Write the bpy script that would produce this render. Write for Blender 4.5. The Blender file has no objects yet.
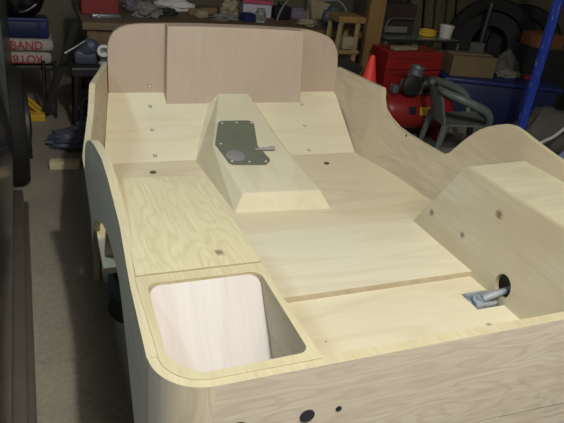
import bpy, bmesh, math, random
from mathutils import Vector, Matrix, noise
C = bpy.context.scene.collection
S = 0.8                      # tub drawing units to metres
ZG = 1.83                    # tub drawing height of the ground below eye level
def T(x, y, z): return Vector((x*S, y*S, (z+ZG)*S))
def lerp(a, b, t): return a+(b-a)*t
def interp(v, xs, ys):
    if v <= xs[0]: return ys[0]
    for i in range(1, len(xs)):
        if v <= xs[i]:
            return lerp(ys[i-1], ys[i], (v-xs[i-1])/(xs[i]-xs[i-1]))
    return ys[-1]

# ------------------------------------------------------------------ materials
def new_mat(name):
    m = bpy.data.materials.new(name); m.use_nodes = True
    nt = m.node_tree
    return m, nt, nt.nodes['Principled BSDF']
def rgb(c): return (c[0], c[1], c[2], 1)
def mix(nt, fac, a, b, kind='MIX'):
    n = nt.nodes.new('ShaderNodeMix'); n.data_type = 'RGBA'; n.blend_type = kind
    for key, v in ((0, fac), (6, a), (7, b)):
        if hasattr(v, 'links') or hasattr(v, 'is_linked'): nt.links.new(v, n.inputs[key])
        else: n.inputs[key].default_value = v if key == 0 else rgb(v)
    return n.outputs[2]
def math_n(nt, op, a, b=0.0, c=0.0, clamp=False):
    n = nt.nodes.new('ShaderNodeMath'); n.operation = op; n.use_clamp = clamp
    for i, v in enumerate((a, b, c)):
        if hasattr(v, 'is_linked'): nt.links.new(v, n.inputs[i])
        else: n.inputs[i].default_value = v
    return n.outputs[0]
def noise_n(nt, vec, scale, detail=3, rough=0.55, dist=0.0):
    n = nt.nodes.new('ShaderNodeTexNoise')
    n.inputs['Scale'].default_value = scale; n.inputs['Detail'].default_value = detail
    n.inputs['Roughness'].default_value = rough; n.inputs['Distortion'].default_value = dist
    nt.links.new(vec, n.inputs['Vector'])
    return n.outputs['Fac']
def mapping(nt, scale=(1, 1, 1), loc=(0, 0, 0), rot=(0, 0, 0)):
    tc = nt.nodes.new('ShaderNodeTexCoord'); mp = nt.nodes.new('ShaderNodeMapping')
    mp.inputs['Scale'].default_value = scale; mp.inputs['Location'].default_value = loc
    mp.inputs['Rotation'].default_value = rot
    nt.links.new(tc.outputs['Object'], mp.inputs['Vector'])
    return mp.outputs['Vector']
def rng(nt, v, a, b, lo=0.0, hi=1.0):
    n = nt.nodes.new('ShaderNodeMapRange'); n.clamp = True
    nt.links.new(v, n.inputs['Value'])
    for k, x in zip(('From Min', 'From Max', 'To Min', 'To Max'), (a, b, lo, hi)): n.inputs[k].default_value = x
    return n.outputs['Result']
def wood(name, base, dark, grain='x', figure=0.35, fibre=0.35, freq=26, seed=0, knots=(), rough=0.6, fig_scale=1.0, blotch=None, blotch_amt=0.4):
    m, nt, bs = new_mat(name)
    lo, hi = 1.3*fig_scale, 7.0*fig_scale
    sc = [hi, hi, hi]
    for g in grain: sc['xyz'.index(g)] = lo
    v = mapping(nt, sc, (seed*3.1, seed*1.7, seed*2.3))
    n1 = noise_n(nt, v, 1.0, 2, 0.45, 0.25)
    con = math_n(nt, 'SINE', math_n(nt, 'MULTIPLY', n1, freq*2.2))
    con = rng(nt, con, 0.1, 1.0)
    sf = [150, 150, 150]; sm = [38, 38, 38]
    for g in grain: sf['xyz'.index(g)] = 5; sm['xyz'.index(g)] = 2.2
    v2 = mapping(nt, sf, (seed, 0, 0))
    fib = rng(nt, noise_n(nt, v2, 1.0, 3, 0.6), 0.38, 0.72)
    stk = rng(nt, noise_n(nt, mapping(nt, sm, (0, seed, seed)), 1.0, 4, 0.65, 0.4), 0.42, 0.75)
    v3 = mapping(nt, (1, 1, 1), (seed*5, seed, 0))
    blo = rng(nt, noise_n(nt, v3, 3.2, 3, 0.55), 0.35, 0.7)
    col = mix(nt, math_n(nt, 'MULTIPLY', con, figure), base, dark)
    col = mix(nt, math_n(nt, 'MULTIPLY', fib, fibre), col, dark)
    col = mix(nt, math_n(nt, 'MULTIPLY', stk, fibre*0.9), col, dark)
    bc = blotch or tuple(c*0.86 for c in base)
    col = mix(nt, math_n(nt, 'MULTIPLY', blo, blotch_amt), col, bc)
    for (kx, ky, kz, r) in knots:
        tc = nt.nodes.new('ShaderNodeTexCoord')
        d = nt.nodes.new('ShaderNodeVectorMath'); d.operation = 'DISTANCE'
        nt.links.new(tc.outputs['Object'], d.inputs[0]); d.inputs[1].default_value = (kx, ky, kz)
        dd = math_n(nt, 'ADD', d.outputs['Value'], math_n(nt, 'MULTIPLY', math_n(nt, 'SUBTRACT', fib, 0.5), r*0.5))
        col = mix(nt, rng(nt, dd, r*0.35, r*1.2, 0.75, 0.0), col, (0.13, 0.08, 0.045))
    nt.links.new(col, bs.inputs['Base Color'])
    bs.inputs['Roughness'].default_value = rough
    bs.inputs['Specular IOR Level'].default_value = 0.25
    bp = nt.nodes.new('ShaderNodeBump'); bp.inputs['Strength'].default_value = 0.08; bp.inputs['Distance'].default_value = 0.002
    nt.links.new(fib, bp.inputs['Height']); nt.links.new(bp.outputs['Normal'], bs.inputs['Normal'])
    return m
def plain(name, c, rough=0.55, metal=0.0, var=0.25, scale=9.0, dark=None, spec=0.4, bump=0.0):
    m, nt, bs = new_mat(name)
    v = mapping(nt)
    n = rng(nt, noise_n(nt, v, scale, 5, 0.6), 0.3, 0.72)
    nt.links.new(mix(nt, math_n(nt, 'MULTIPLY', n, var), c, dark or tuple(x*0.45 for x in c)), bs.inputs['Base Color'])
    bs.inputs['Roughness'].default_value = rough; bs.inputs['Metallic'].default_value = metal
    bs.inputs['Specular IOR Level'].default_value = spec
    if bump:
        bp = nt.nodes.new('ShaderNodeBump'); bp.inputs['Strength'].default_value = bump; bp.inputs['Distance'].default_value = 0.01
        nt.links.new(noise_n(nt, v, scale*2.5, 4), bp.inputs['Height']); nt.links.new(bp.outputs['Normal'], bs.inputs['Normal'])
    return m
def worn(name, c, chip, amount=0.62, scale=30, rough=0.45):
    m, nt, bs = new_mat(name)
    v = mapping(nt, (1, 1, 0.35))
    n = rng(nt, noise_n(nt, v, scale, 6, 0.7), amount, amount+0.05)
    nt.links.new(mix(nt, n, c, chip), bs.inputs['Base Color']); bs.inputs['Roughness'].default_value = rough
    return m
def concrete():
    m, nt, bs = new_mat('stained_concrete')
    v = mapping(nt)
    a = rng(nt, noise_n(nt, v, 1.3, 6, 0.6), 0.3, 0.7)
    b = rng(nt, noise_n(nt, v, 55, 4, 0.7), 0.35, 0.7)
    c = rng(nt, noise_n(nt, v, 9, 5, 0.65), 0.58, 0.72)
    col = mix(nt, a, (0.36, 0.335, 0.265), (0.25, 0.235, 0.19))
    col = mix(nt, math_n(nt, 'MULTIPLY', b, 0.55), col, (0.15, 0.14, 0.115))
    col = mix(nt, math_n(nt, 'MULTIPLY', c, 0.5), col, (0.13, 0.12, 0.10))
    nt.links.new(col, bs.inputs['Base Color']); bs.inputs['Roughness'].default_value = 0.75
    bp = nt.nodes.new('ShaderNodeBump'); bp.inputs['Strength'].default_value = 0.25; bp.inputs['Distance'].default_value = 0.004
    nt.links.new(b, bp.inputs['Height']); nt.links.new(bp.outputs['Normal'], bs.inputs['Normal'])
    return m

def K(x, y, z, r): p = T(x, y, z)-T(1.25, 2.4, -ZG); return (p.x, p.y, p.z, r)
M = {}
PALE, PALED = (0.78, 0.66, 0.43), (0.52, 0.38, 0.20)
M['floor'] = wood('pale_birch_ply', (0.80, 0.745, 0.55), (0.62, 0.53, 0.34), 'x', 0.34, 0.16, 12, 1, [K(1.717, 1.542, -1.478, .014), K(.98, 1.62, -1.478, .004), K(1.30, 1.45, -1.478, .005)], blotch=(0.75, 0.675, 0.47), fig_scale=0.8)
M['floor_b'] = wood('pale_birch_ply_b', (0.82, 0.77, 0.585), (0.64, 0.56, 0.38), 'x', 0.28, 0.14, 11, 2, blotch=(0.77, 0.70, 0.50), fig_scale=0.8)
M['floor_c'] = wood('pale_birch_ply_front', (0.80, 0.72, 0.51), (0.62, 0.51, 0.31), 'x', 0.30, 0.16, 11, 3, blotch=(0.74, 0.64, 0.42), fig_scale=0.8)
M['toe'] = wood('toe_board_ply', (0.80, 0.74, 0.54), (0.62, 0.53, 0.34), 'x', 0.28, 0.16, 11, 4, fig_scale=0.8)
M['tunnel'] = wood('tunnel_ply', (0.79, 0.73, 0.53), (0.60, 0.51, 0.32), 'y', 0.28, 0.16, 11, 5, fig_scale=0.9)
M['lid'] = wood('figured_lid_ply', (0.63, 0.58, 0.375), (0.43, 0.36, 0.195), 'y', 0.34, 0.34, 30, 6,
                [K(.51, 1.58, -.992, .014)], fig_scale=1.9)
M['dash'] = wood('pinkish_dash_ply', (0.53, 0.435, 0.35), (0.43, 0.335, 0.25), 'z', 0.20, 0.30, 8, 7, blotch=(0.48, 0.385, 0.30), blotch_amt=0.5)
M['dashc'] = wood('pinkish_dash_ply_b', (0.57, 0.48, 0.395), (0.47, 0.38, 0.30), 'z', 0.20, 0.32, 8, 8, blotch=(0.52, 0.425, 0.34), blotch_amt=0.5)
M['side'] = wood('grey_side_ply', (0.63, 0.565, 0.43), (0.42, 0.345, 0.23), 'y', 0.34, 0.55, 16, 9, blotch=(0.57, 0.48, 0.33), blotch_amt=0.8, fig_scale=0.9)
M['arch'] = wood('weathered_arch_ply', (0.67, 0.63, 0.50), (0.46, 0.41, 0.29), 'y', 0.24, 0.34, 9, 10,
                 [K(1.883, 1.83, -1.11, .018), K(1.883, 2.28, -1.33, .015), K(1.883, 2.02, -1.32, .013)],
                 blotch=(0.57, 0.49, 0.33), blotch_amt=0.9, fig_scale=0.9)
M['rear'] = wood('grey_oak_faced_ply', (0.80, 0.745, 0.63), (0.50, 0.42, 0.32), 'x', 0.36, 0.40, 34, 11, fig_scale=1.9, blotch=(0.68, 0.605, 0.49))
M['corner'] = wood('corner_ply', (0.80, 0.73, 0.57), (0.48, 0.40, 0.27), 'z', 0.40, 0.4, 26, 12, fig_scale=1.6)
M['edge'] = wood('cream_ply_edge', (0.60, 0.545, 0.365), (0.42, 0.34, 0.19), 'y', 0.15, 0.5, 6, 13)
M['edgepink'] = wood('pink_ply_edge', (0.56, 0.42, 0.32), (0.42, 0.30, 0.21), 'x', 0.1, 0.4, 6, 14)
M['rim'] = wood('rim_ply', (0.575, 0.53, 0.345), (0.41, 0.335, 0.19), 'y', 0.28, 0.45, 12, 15)
M['white_ply'] = wood('whitish_pink_ply', (0.655, 0.63, 0.61), (0.51, 0.455, 0.425), 'yz', 0.40, 0.35, 12, 16, blotch=(0.62, 0.555, 0.525), fig_scale=0.8)
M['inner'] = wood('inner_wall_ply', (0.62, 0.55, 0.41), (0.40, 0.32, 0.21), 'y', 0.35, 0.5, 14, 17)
M['plate'] = plain('olive_grey_paint', (0.18, 0.195, 0.14), 0.5, 0.0, 0.25)
M['plate_edge'] = plain('grey_metal', (0.36, 0.34, 0.35), 0.45, 0.2, 0.3)
M['steel'] = plain('bright_screw_steel', (0.85, 0.83, 0.78), 0.3, 0.15, 0.1, spec=0.8)
M['bolt'] = plain('dull_bolt', (0.22, 0.18, 0.12), 0.5, 0.6, 0.3)
M['hole'] = plain('dark_hole_and_bolt', (0.030, 0.032, 0.042), 0.6, 0.0, 0.3)
M['zinc'] = plain('blue_grey_zinc', (0.46, 0.52, 0.60), 0.45, 0.35, 0.5, 30, (0.16, 0.18, 0.2))
M['concrete'] = concrete()
M['wall'] = plain('grubby_olive_wall', (0.13, 0.115, 0.075), 0.9, 0, 0.5, 3)
M['wallpale'] = plain('grubby_grey_wall', (0.30, 0.29, 0.27), 0.9, 0, 0.4, 3)
M['black'] = plain('black_plastic', (0.016, 0.016, 0.018), 0.4, 0, 0.3)
M['matblack'] = plain('matt_black', (0.02, 0.02, 0.021), 0.8, 0, 0.3)
M['rubber'] = plain('tyre_rubber', (0.011, 0.011, 0.011), 0.75, 0, 0.3, bump=0.3)
M['gloss'] = plain('black_gloss_paint', (0.007, 0.007, 0.008), 0.12, 0, 0.1, spec=0.6)
M['carGrey'] = plain('grey_green_sheen', (0.055, 0.062, 0.056), 0.3, 0, 0.3)  # grey lightened so the colour carries the sheen on the vehicle side
M['sill'] = plain('brown_grey_sill', (0.14, 0.12, 0.10), 0.35, 0.3, 0.3)
M['darksteel'] = plain('dark_steel', (0.05, 0.05, 0.05), 0.5, 0.5, 0.4)
M['greysteel'] = plain('grey_steel', (0.22, 0.23, 0.24), 0.4, 0.6, 0.4)
M['greyplastic'] = plain('grey_green_plastic', (0.11, 0.128, 0.118), 0.42, 0, 0.3)
M['red'] = plain('red_paint', (0.26, 0.016, 0.015), 0.38, 0, 0.35)
M['redd'] = plain('dark_red_paint', (0.20, 0.018, 0.016), 0.5, 0, 0.35)
M['cone'] = plain('fluorescent_cone_red', (1.0, 0.07, 0.045), 0.5, 0, 0.1)
M['blue'] = plain('dark_blue_plastic', (0.016, 0.026, 0.12), 0.45, 0, 0.3)
M['bluedk'] = plain('navy_plastic', (0.013, 0.020, 0.075), 0.5, 0, 0.3)
M['bluepost'] = worn('scuffed_blue_paint', (0.018, 0.045, 0.34), (0.20, 0.27, 0.42), 0.59, 44)
M['tarp'] = plain('dark_blue_tarp', (0.11, 0.125, 0.18), 0.5, 0, 0.5, 12, bump=0.3)
M['greytarp'] = plain('brown_grey_cover', (0.10, 0.095, 0.08), 0.8, 0, 0.4, bump=0.3)
M['bluebag'] = plain('blue_white_sack', (0.10, 0.11, 0.30), 0.5, 0, 0.9, 14, (0.42, 0.42, 0.52))
M['sack'] = plain('white_paper_sack', (0.40, 0.385, 0.36), 0.8, 0, 0.5, 8, (0.26, 0.25, 0.235))
M['letter'] = plain('red_print', (0.36, 0.04, 0.05), 0.7, 0, 0.2)
M['white'] = plain('off_white', (0.62, 0.60, 0.56), 0.6, 0, 0.35)
M['card'] = plain('brown_cardboard', (0.17, 0.12, 0.065), 0.85, 0, 0.25)
M['orangecard'] = plain('orange_carton', (0.20, 0.085, 0.035), 0.8, 0, 0.4)
M['yellow'] = plain('yellow_paint', (0.62, 0.40, 0.03), 0.5, 0, 0.3)
M['tan'] = wood('old_tan_timber', (0.26, 0.16, 0.06), (0.13, 0.075, 0.03), 'z', 0.4, 0.4, 10, 20)
M['bench'] = wood('dark_bench_timber', (0.15, 0.105, 0.06), (0.07, 0.045, 0.025), 'x', 0.4, 0.4, 10, 21)
M['stool'] = wood('worn_stool_timber', (0.25, 0.18, 0.085), (0.14, 0.09, 0.045), 'z', 0.3, 0.4, 10, 22)
M['plank'] = wood('green_grey_plank', (0.12, 0.108, 0.068), (0.06, 0.052, 0.03), 'z', 0.3, 0.5, 10, 23)
M['offcut'] = wood('pale_offcut', (0.70, 0.63, 0.45), (0.5, 0.42, 0.26), 'x', 0.2, 0.3, 8, 24)
M['paper'] = plain('grey_paper', (0.18, 0.172, 0.15), 0.85, 0, 0.5, 14)
M['pinkcarton'] = plain('pink_carton', (0.36, 0.06, 0.12), 0.7, 0, 0.3)
M['lilac'] = plain('pale_lilac_carton', (0.42, 0.40, 0.46), 0.7, 0, 0.3)
M['khaki'] = plain('khaki_scrap', (0.28, 0.24, 0.15), 0.8, 0, 0.4)
M['purple'] = plain('purple_grey_box', (0.15, 0.13, 0.17), 0.7, 0, 0.3)
M['motor'] = plain('blue_grey_casting', (0.10, 0.12, 0.16), 0.45, 0.4, 0.4)
M['green'] = plain('dark_green_paint', (0.028, 0.036, 0.028), 0.6, 0, 0.3)
def glass(name, c):
    m, nt, bs = new_mat(name)
    bs.inputs['Base Color'].default_value = rgb(c); bs.inputs['Roughness'].default_value = 0.08
    bs.inputs['Transmission Weight'].default_value = 0.85; bs.inputs['IOR'].default_value = 1.3
    return m
M['glass'] = glass('grimy_glass', (0.6, 0.65, 0.6))

# ------------------------------------------------------------------ building helpers
def world_of(o):
    v = Vector(o.location); p = o.parent
    while p: v += Vector(p.location); p = p.parent
    return v
def obj(name, bm, mat, parent=None, smooth=None):
    me = bpy.data.meshes.new(name)
    if parent: bmesh.ops.translate(bm, verts=bm.verts, vec=-world_of(parent))
    bmesh.ops.recalc_face_normals(bm, faces=bm.faces)
    bm.to_mesh(me); bm.free()
    for x in (mat if isinstance(mat, (list, tuple)) else [mat]): me.materials.append(x)
    if smooth:
        me.shade_smooth(); me.set_sharp_from_angle(angle=math.radians(smooth))
    o = bpy.data.objects.new(name, me); C.objects.link(o)
    if parent: o.parent = parent
    return o
def thing(name, label, cat, loc=(0, 0, 0), group=None):
    o = bpy.data.objects.new(name, None); o.empty_display_size = 0.1; C.objects.link(o)
    o.location = loc; o['label'] = label; o['category'] = cat
    if group: o['group'] = group
    return o
def tag(o, label, cat, group=None):
    o['label'] = label; o['category'] = cat
    if group: o['group'] = group
    return o
def structure(o): o['kind'] = 'structure'; return o
def B(): return bmesh.new()
def box(bm, lo, hi, bev=0.0, rot=None, piv=None):
    r = bmesh.ops.create_cube(bm, size=1.0); vs = r['verts']
    for v in vs:
        v.co = Vector([lerp(lo[i], hi[i], v.co[i]+0.5) for i in range(3)])
    if bev:
        es = list({e for v in vs for e in v.link_edges})
        g = bmesh.ops.bevel(bm, geom=es, offset=bev, segments=2, affect='EDGES', profile=0.5)
        vs = list({v for f in g['faces'] for v in f.verts} | {v for v in vs if v.is_valid})
    if rot is not None:
        c = Vector(piv) if piv is not None else (Vector(lo)+Vector(hi))/2
        bmesh.ops.rotate(bm, cent=c, matrix=rot, verts=vs)
    return vs
def RZ(d): return Matrix.Rotation(math.radians(d), 3, 'Z')
def RX(d): return Matrix.Rotation(math.radians(d), 3, 'X')
def RY(d): return Matrix.Rotation(math.radians(d), 3, 'Y')
def tube(bm, pts, r, seg=10, cap=True):
    pts = [Vector(p) for p in pts]; rs = r if isinstance(r, (list, tuple)) else [r]*len(pts)
    rings = []; up = None
    for i, p in enumerate(pts):
        d = (pts[min(i+1, len(pts)-1)]-pts[max(i-1, 0)]).normalized()
        if up is None or abs(up.dot(d)) > 0.98: up = Vector((0, 0, 1)) if abs(d.z) < 0.9 else Vector((1, 0, 0))
        a = d.cross(up).normalized(); b = a.cross(d).normalized(); up = b
        rings.append([bm.verts.new(p+(a*math.cos(2*math.pi*k/seg)+b*math.sin(2*math.pi*k/seg))*rs[i]) for k in range(seg)])
    for i in range(len(rings)-1):
        for k in range(seg):
            bm.faces.new((rings[i][k], rings[i][(k+1) % seg], rings[i+1][(k+1) % seg], rings[i+1][k]))
    if cap: bm.faces.new(rings[0][::-1]); bm.faces.new(rings[-1])
def spline(pts, n=6):
    pts = [Vector(p) for p in pts]; out = []
    for i in range(len(pts)-1):
        p0, p1, p2, p3 = pts[max(i-1, 0)], pts[i], pts[i+1], pts[min(i+2, len(pts)-1)]
        for k in range(n):
            t = k/n
            out.append(0.5*((2*p1)+(p2-p0)*t+(2*p0-5*p1+4*p2-p3)*t*t+(3*p1-p0-3*p2+p3)*t**3))
    return out+[pts[-1]]
def lathe(bm, prof, cen, axis=(0, 0, 1), seg=24):
    z = Vector(axis).normalized(); x = z.orthogonal().normalized(); y = z.cross(x); cen = Vector(cen); rings = []
    for r, h in prof:
        if r < 1e-6: rings.append([bm.verts.new(cen+z*h)])
        else: rings.append([bm.verts.new(cen+z*h+(x*math.cos(2*math.pi*k/seg)+y*math.sin(2*math.pi*k/seg))*r) for k in range(seg)])
    for a, b in zip(rings, rings[1:]):
        for k in range(seg):
            q = [a[k % len(a)], a[(k+1) % len(a)], b[(k+1) % len(b)], b[k % len(b)]]
            u = []
            for v in q:
                if v not in u: u.append(v)
            if len(u) > 2: bm.faces.new(u)
def blob(bm, cen, size, amp=0.25, freq=2.5, seed=0, flat=None, sub=4, rot=0):
    r = bmesh.ops.create_icosphere(bm, subdivisions=sub, radius=1.0)
    R = RZ(rot)
    for v in r['verts']:
        p = v.co.copy()
        n = noise.fractal(p*freq+Vector((seed*7.3, seed*3.1, seed)), 0.8, 2.1, 4)
        p *= 1+amp*n
        q = R @ Vector((p.x*size[0], p.y*size[1], p.z*size[2]))+Vector(cen)
        if flat is not None and q.z < flat: q.z = flat
        v.co = q
def rounded(pts, rads, n=6):
    out = []; N = len(pts)
    for i in range(N):
        p = Vector((*pts[i], 0)); a = Vector((*pts[i-1], 0)); b = Vector((*pts[(i+1) % N], 0))
        r = rads[i] if isinstance(rads, (list, tuple)) else rads
        if r <= 0: out.append((p.x, p.y)); continue
        u, w = (a-p).normalized(), (b-p).normalized(); ang = u.angle(w)
        t = min(r/math.tan(ang/2), (a-p).length*0.49, (b-p).length*0.49)
        rr = t*math.tan(ang/2); c = p+(u+w).normalized()*(rr/math.sin(ang/2))
        s, e = p+u*t, p+w*t
        a0 = math.atan2(s.y-c.y, s.x-c.x); a1 = math.atan2(e.y-c.y, e.x-c.x)
        da = (a1-a0+math.pi) % (2*math.pi)-math.pi
        for k in range(n+1): out.append((c.x+rr*math.cos(a0+da*k/n), c.y+rr*math.sin(a0+da*k/n)))
    return out
def ellipse(cx, cy, rx, ry=None, n=20):
    ry = ry or rx
    return [(cx+rx*math.cos(2*math.pi*k/n), cy+ry*math.sin(2*math.pi*k/n)) for k in range(n)]
def sheet(bm, outline, f, off, holes=(), edge_slot=1):
    """Ply board: outline and holes (2D) carried to 3D by f, thickness vector off; edges take edge_slot."""
    tmp = bmesh.new(); loops = []
    for lp in [outline]+list(holes):
        vs = [tmp.verts.new((p[0], p[1], 0)) for p in lp]; loops.append(vs)
        for i in range(len(vs)): tmp.edges.new((vs[i-1], vs[i]))
    tmp.verts.index_update()
    bmesh.ops.triangle_fill(tmp, use_beauty=True, use_dissolve=False, edges=tmp.edges[:])
    off = Vector(off); A = {}; Bk = {}
    for v in tmp.verts:
        p = f(v.co.x, v.co.y); A[v] = bm.verts.new(p); Bk[v] = bm.verts.new(p+off)
    for fc in tmp.faces:
        bm.faces.new([A[v] for v in fc.verts]); bm.faces.new([Bk[v] for v in reversed(fc.verts)])
    for vs in loops:
        for i in range(len(vs)):
            q = bm.faces.new((A[vs[i-1]], A[vs[i]], Bk[vs[i]], Bk[vs[i-1]])); q.material_index = edge_slot
    tmp.free()

# ------------------------------------------------------------------ the room
bm = B(); box(bm, (-2.6, -2.4, -0.1), (6.4, 5.9, 0.0)); structure(obj('floor', bm, M['concrete']))
bm = B(); box(bm, (-2.6, 5.8, 0), (6.4, 5.95, 3.1)); structure(obj('wall_back', bm, M['wall']))
bm = B(); box(bm, (-2.75, -2.4, 0), (-2.6, 5.95, 3.1)); structure(obj('wall_left', bm, M['wallpale']))
bm = B(); box(bm, (6.4, -2.4, 0), (6.55, 5.95, 3.1)); structure(obj('wall_right', bm, M['wall']))
bm = B(); box(bm, (-2.75, -2.55, 0), (6.55, -2.4, 3.1)); structure(obj('wall_front', bm, M['wallpale']))
bm = B(); box(bm, (-2.75, -2.55, 3.1), (6.55, 5.95, 3.2)); structure(obj('ceiling', bm, M['wallpale']))

# ------------------------------------------------------------------ the plywood tub
tub = thing('wooden_car_body', 'bare plywood open car body tub with scalloped sides filling the middle of the garage', 'car body', T(1.25, 2.4, -ZG))
ZB = -1.828
# left and right body sides: one bent board each, cut away over the wheel and scooped for the door
def arch_bottom(y):
    t = (y-2.0)/0.77
    return ZB if abs(t) >= 1 else ZB+0.645*math.sqrt(1-t*t)
R_PROF = [(3.958, -.989), (3.80, -.992), (3.632, -.997), (3.452, -1.002), (3.430, -1.03), (3.415, -1.061), (3.367, -1.115), (3.293, -1.153), (3.186, -1.186),
          (3.072, -1.2), (2.943, -1.2), (2.80, -1.2), (2.72, -1.197), (2.679, -1.169), (2.651, -1.127), (2.614, -1.07), (2.572, -1.019), (2.523, -.972),
          (2.467, -.935), (2.406, -.902), (2.344, -.875), (2.286, -.866), (2.216, -.873), (2.138, -.887), (2.043, -.902), (1.966, -.912), (1.911, -.92), (1.75, -.955), (1.55, -1.0), (1.146, -1.0)]
L_PROF = [(3.98, -.989), (3.80, -.98), (3.6, -.968), (3.40, -.956), (3.372, -.985), (3.34, -1.04), (3.28, -1.10), (3.18, -1.155),
          (3.05, -1.19), (2.93, -1.2), (2.83, -1.2), (2.76, -1.19), (2.71, -1.16), (2.67, -1.11), (2.63, -1.05), (2.585, -1.0), (2.535, -.96),
          (2.47, -.935), (2.40, -.925), (2.25, -.93), (2.1, -.945), (1.95, -.965), (1.8, -.985), (1.55, -1.0), (1.146, -1.0)]
def x_right(y, z):
    t = min(1, max(0, (-1.0-z)/.46))
    a = interp(y, [1, 2.5, 2.75, 3.1, 3.45, 3.95], [2.27, 2.27, 2.275, 2.255, 2.19, 2.094])
    b = interp(y, [1, 2.3, 2.5, 2.75, 3.07, 3.42, 3.95], [2.27, 2.25, 2.2, 2.155, 2.137, 2.06, 2.09])
    return lerp(a, b, t)
def x_left(y, z):
    t = min(1, max(0, (-1.0-z)/.46))
    a = interp(y, [1, 2.3, 2.6, 2.75, 2.93, 3.1, 3.38, 3.95], [.235, .235, .222, .212, .206, .23, .315, .45])
    b = interp(y, [1, 2.3, 2.5, 2.75, 3.0, 3.3, 3.5, 3.95], [.235, .237, .24, .245, .27, .32, .36, .45])
    lean = interp(y, [1.15, 1.45, 1.8, 2.2, 2.5, 2.6], [0, .008, .026, .024, .004, 0])*min(1, max(0, (z+1.82)/.82))
    return lerp(a, b, t)+lean
def side_panel(prof, xf, sgn, name):
    bm = B(); th = 0.032
    ys = sorted({p[0] for p in prof} | {1.231, 1.235, 1.25, 1.29, 1.35, 1.45, 1.6, 2.0, 2.6, 2.68, 2.73, 2.755, 2.766, 2.77, 3.2, 3.5, 3.7})
    py = [p[0] for p in prof][::-1]; pz = [p[1] for p in prof][::-1]
    rows = 8; G = []
    for y in ys:
        zt = interp(y, py, pz); zb = arch_bottom(y); col = []
        for k in range(rows+1):
            z = lerp(zb, zt, k/rows); x = xf(y, z)
            xo = x+sgn*th
            col.append((bm.verts.new(T(x, y, z)), bm.verts.new(T(xo, y, z))))
        G.append(col)
    for i in range(len(G)-1):
        for k in range(rows):
            for s in (0, 1):
                bm.faces.new((G[i][k][s], G[i+1][k][s], G[i+1][k+1][s], G[i][k+1][s]))
        for k in (0, rows):
            f = bm.faces.new((G[i][k][0], G[i+1][k][0], G[i+1][k][1], G[i][k][1])); f.material_index = 1
    for i in (0, len(G)-1):
        for k in range(rows):
            f = bm.faces.new((G[i][k][0], G[i][k+1][0], G[i][k+1][1], G[i][k][1])); f.material_index = 1
    return obj(name, bm, [M['side'], M['edge']], tub, 35)
side_panel(R_PROF, x_right, 1, 'side_panel')
side_panel(L_PROF, x_left, -1, 'side_panel')

# floor boards
def fl(z): return lambda x, y: T(x, y, z)
DN = Vector((0, 0, -0.03*S))
slot = [(1.738, 1.652), (1.738, 1.772), (1.89, 1.772), (1.89, 1.652)]
bm = B(); sheet(bm, [(.62, 1.04), (1.92, 1.04), (1.92, 1.652), (1.738, 1.652), (1.738, 1.772), (1.92, 1.772), (1.92, 1.893), (.62, 1.893)], fl(-1.478), DN)
obj('floor_board', bm, [M['floor'], M['edge']], tub)
bm = B(); sheet(bm, [(.62, 1.894), (1.92, 1.894), (1.92, 2.445), (.62, 2.445)], fl(-1.450), DN); obj('floor_board', bm, [M['floor_b'], M['inner']], tub)
bm = B(); sheet(bm, [(.22, 2.30), (.62, 2.30), (.62, 2.453), (1.885, 2.453), (1.885, 2.30), (2.265, 2.30), (2.18, 2.75), (2.16, 3.07), (2.085, 3.42), (2.085, 3.47), (.345, 3.47), (.305, 3.3), (.255, 3.0), (.23, 2.75)], fl(-1.464), DN)
obj('floor_board', bm, [M['floor_c'], M['edge']], tub)
# toe board
def toe(x, t): return T(x, lerp(3.455, 3.95, t), lerp(-1.464, -1.172, t))
bm = B(); sheet(bm, [(.355, 0), (2.065, 0), (2.10, 1), (.448, 1)], toe, T(0, .01, -.03)-T(0, 0, 0)); obj('toe_board', bm, [M['toe'], M['edge']], tub)
# dash
dl = [(.452, -1.19), (.452, -.90)]+[(.455, -.862), (.468, -.822), (.492, -.785), (.53, -.757), (.58, -.739), (.655, -.729), (.813, -.722), (1.042, -.716), (1.388, -.716), (1.758, -.724), (1.84, -.731), (1.92, -.748), (1.98, -.768), (2.02, -.793), (2.052, -.832), (2.076, -.88), (2.088, -.94), (2.094, -1.0), (2.094, -1.19)]
bm = B(); sheet(bm, dl, lambda x, z: T(x, 3.95, z), T(0, .035, 0)-T(0, 0, 0)); obj('dash_panel', bm, [M['dash'], M['edgepink']], tub)
bm = B(); sheet(bm, [(.812, -1.236), (.812, -.721), (1.04, -.715), (1.388, -.715), (1.748, -.7225), (1.783, -1.246)], lambda x, z: T(x, 3.862, z), T(0, .084, 0)-T(0, 0, 0))
cp = obj('dash_centre_panel', bm, [M['dashc'], M['edgepink']], tub)
# gearbox tunnel
bm = B()
P = {k: bm.verts.new(T(*v)) for k, v in dict(
    A=(1.172, 3.87, -1.157), Bt=(1.381, 3.87, -1.157), Cc=(.957, 3.22, -1.28), D=(1.388, 3.21, -1.28), E=(.996, 2.744, -1.371), F=(1.448, 2.726, -1.374),
    G=(1.06, 3.87, -1.26), H=(.913, 3.427, -1.47), I=(.945, 2.705, -1.47), J=(1.503, 2.661, -1.47), Kk=(1.535, 3.2, -1.47), L=(1.52, 3.46, -1.47), Q=(1.452, 3.87, -1.26),
    g=(1.06, 3.87, -1.47), q=(1.452, 3.87, -1.47)).items()}
for f in ('A Bt D Cc', 'Cc D F E', 'A Cc H G', 'Cc E I H', 'E F J I', 'Bt Q L D', 'D L Kk', 'D Kk J F', 'A G Q Bt', 'G H g', 'Q q L', 'G g q Q', 'H I J Kk L q g'):
    bm.faces.new([P[k] for k in f.split()])
bmesh.ops.bevel(bm, geom=[e for e in bm.edges], offset=0.004, segments=1, affect='EDGES')
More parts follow.
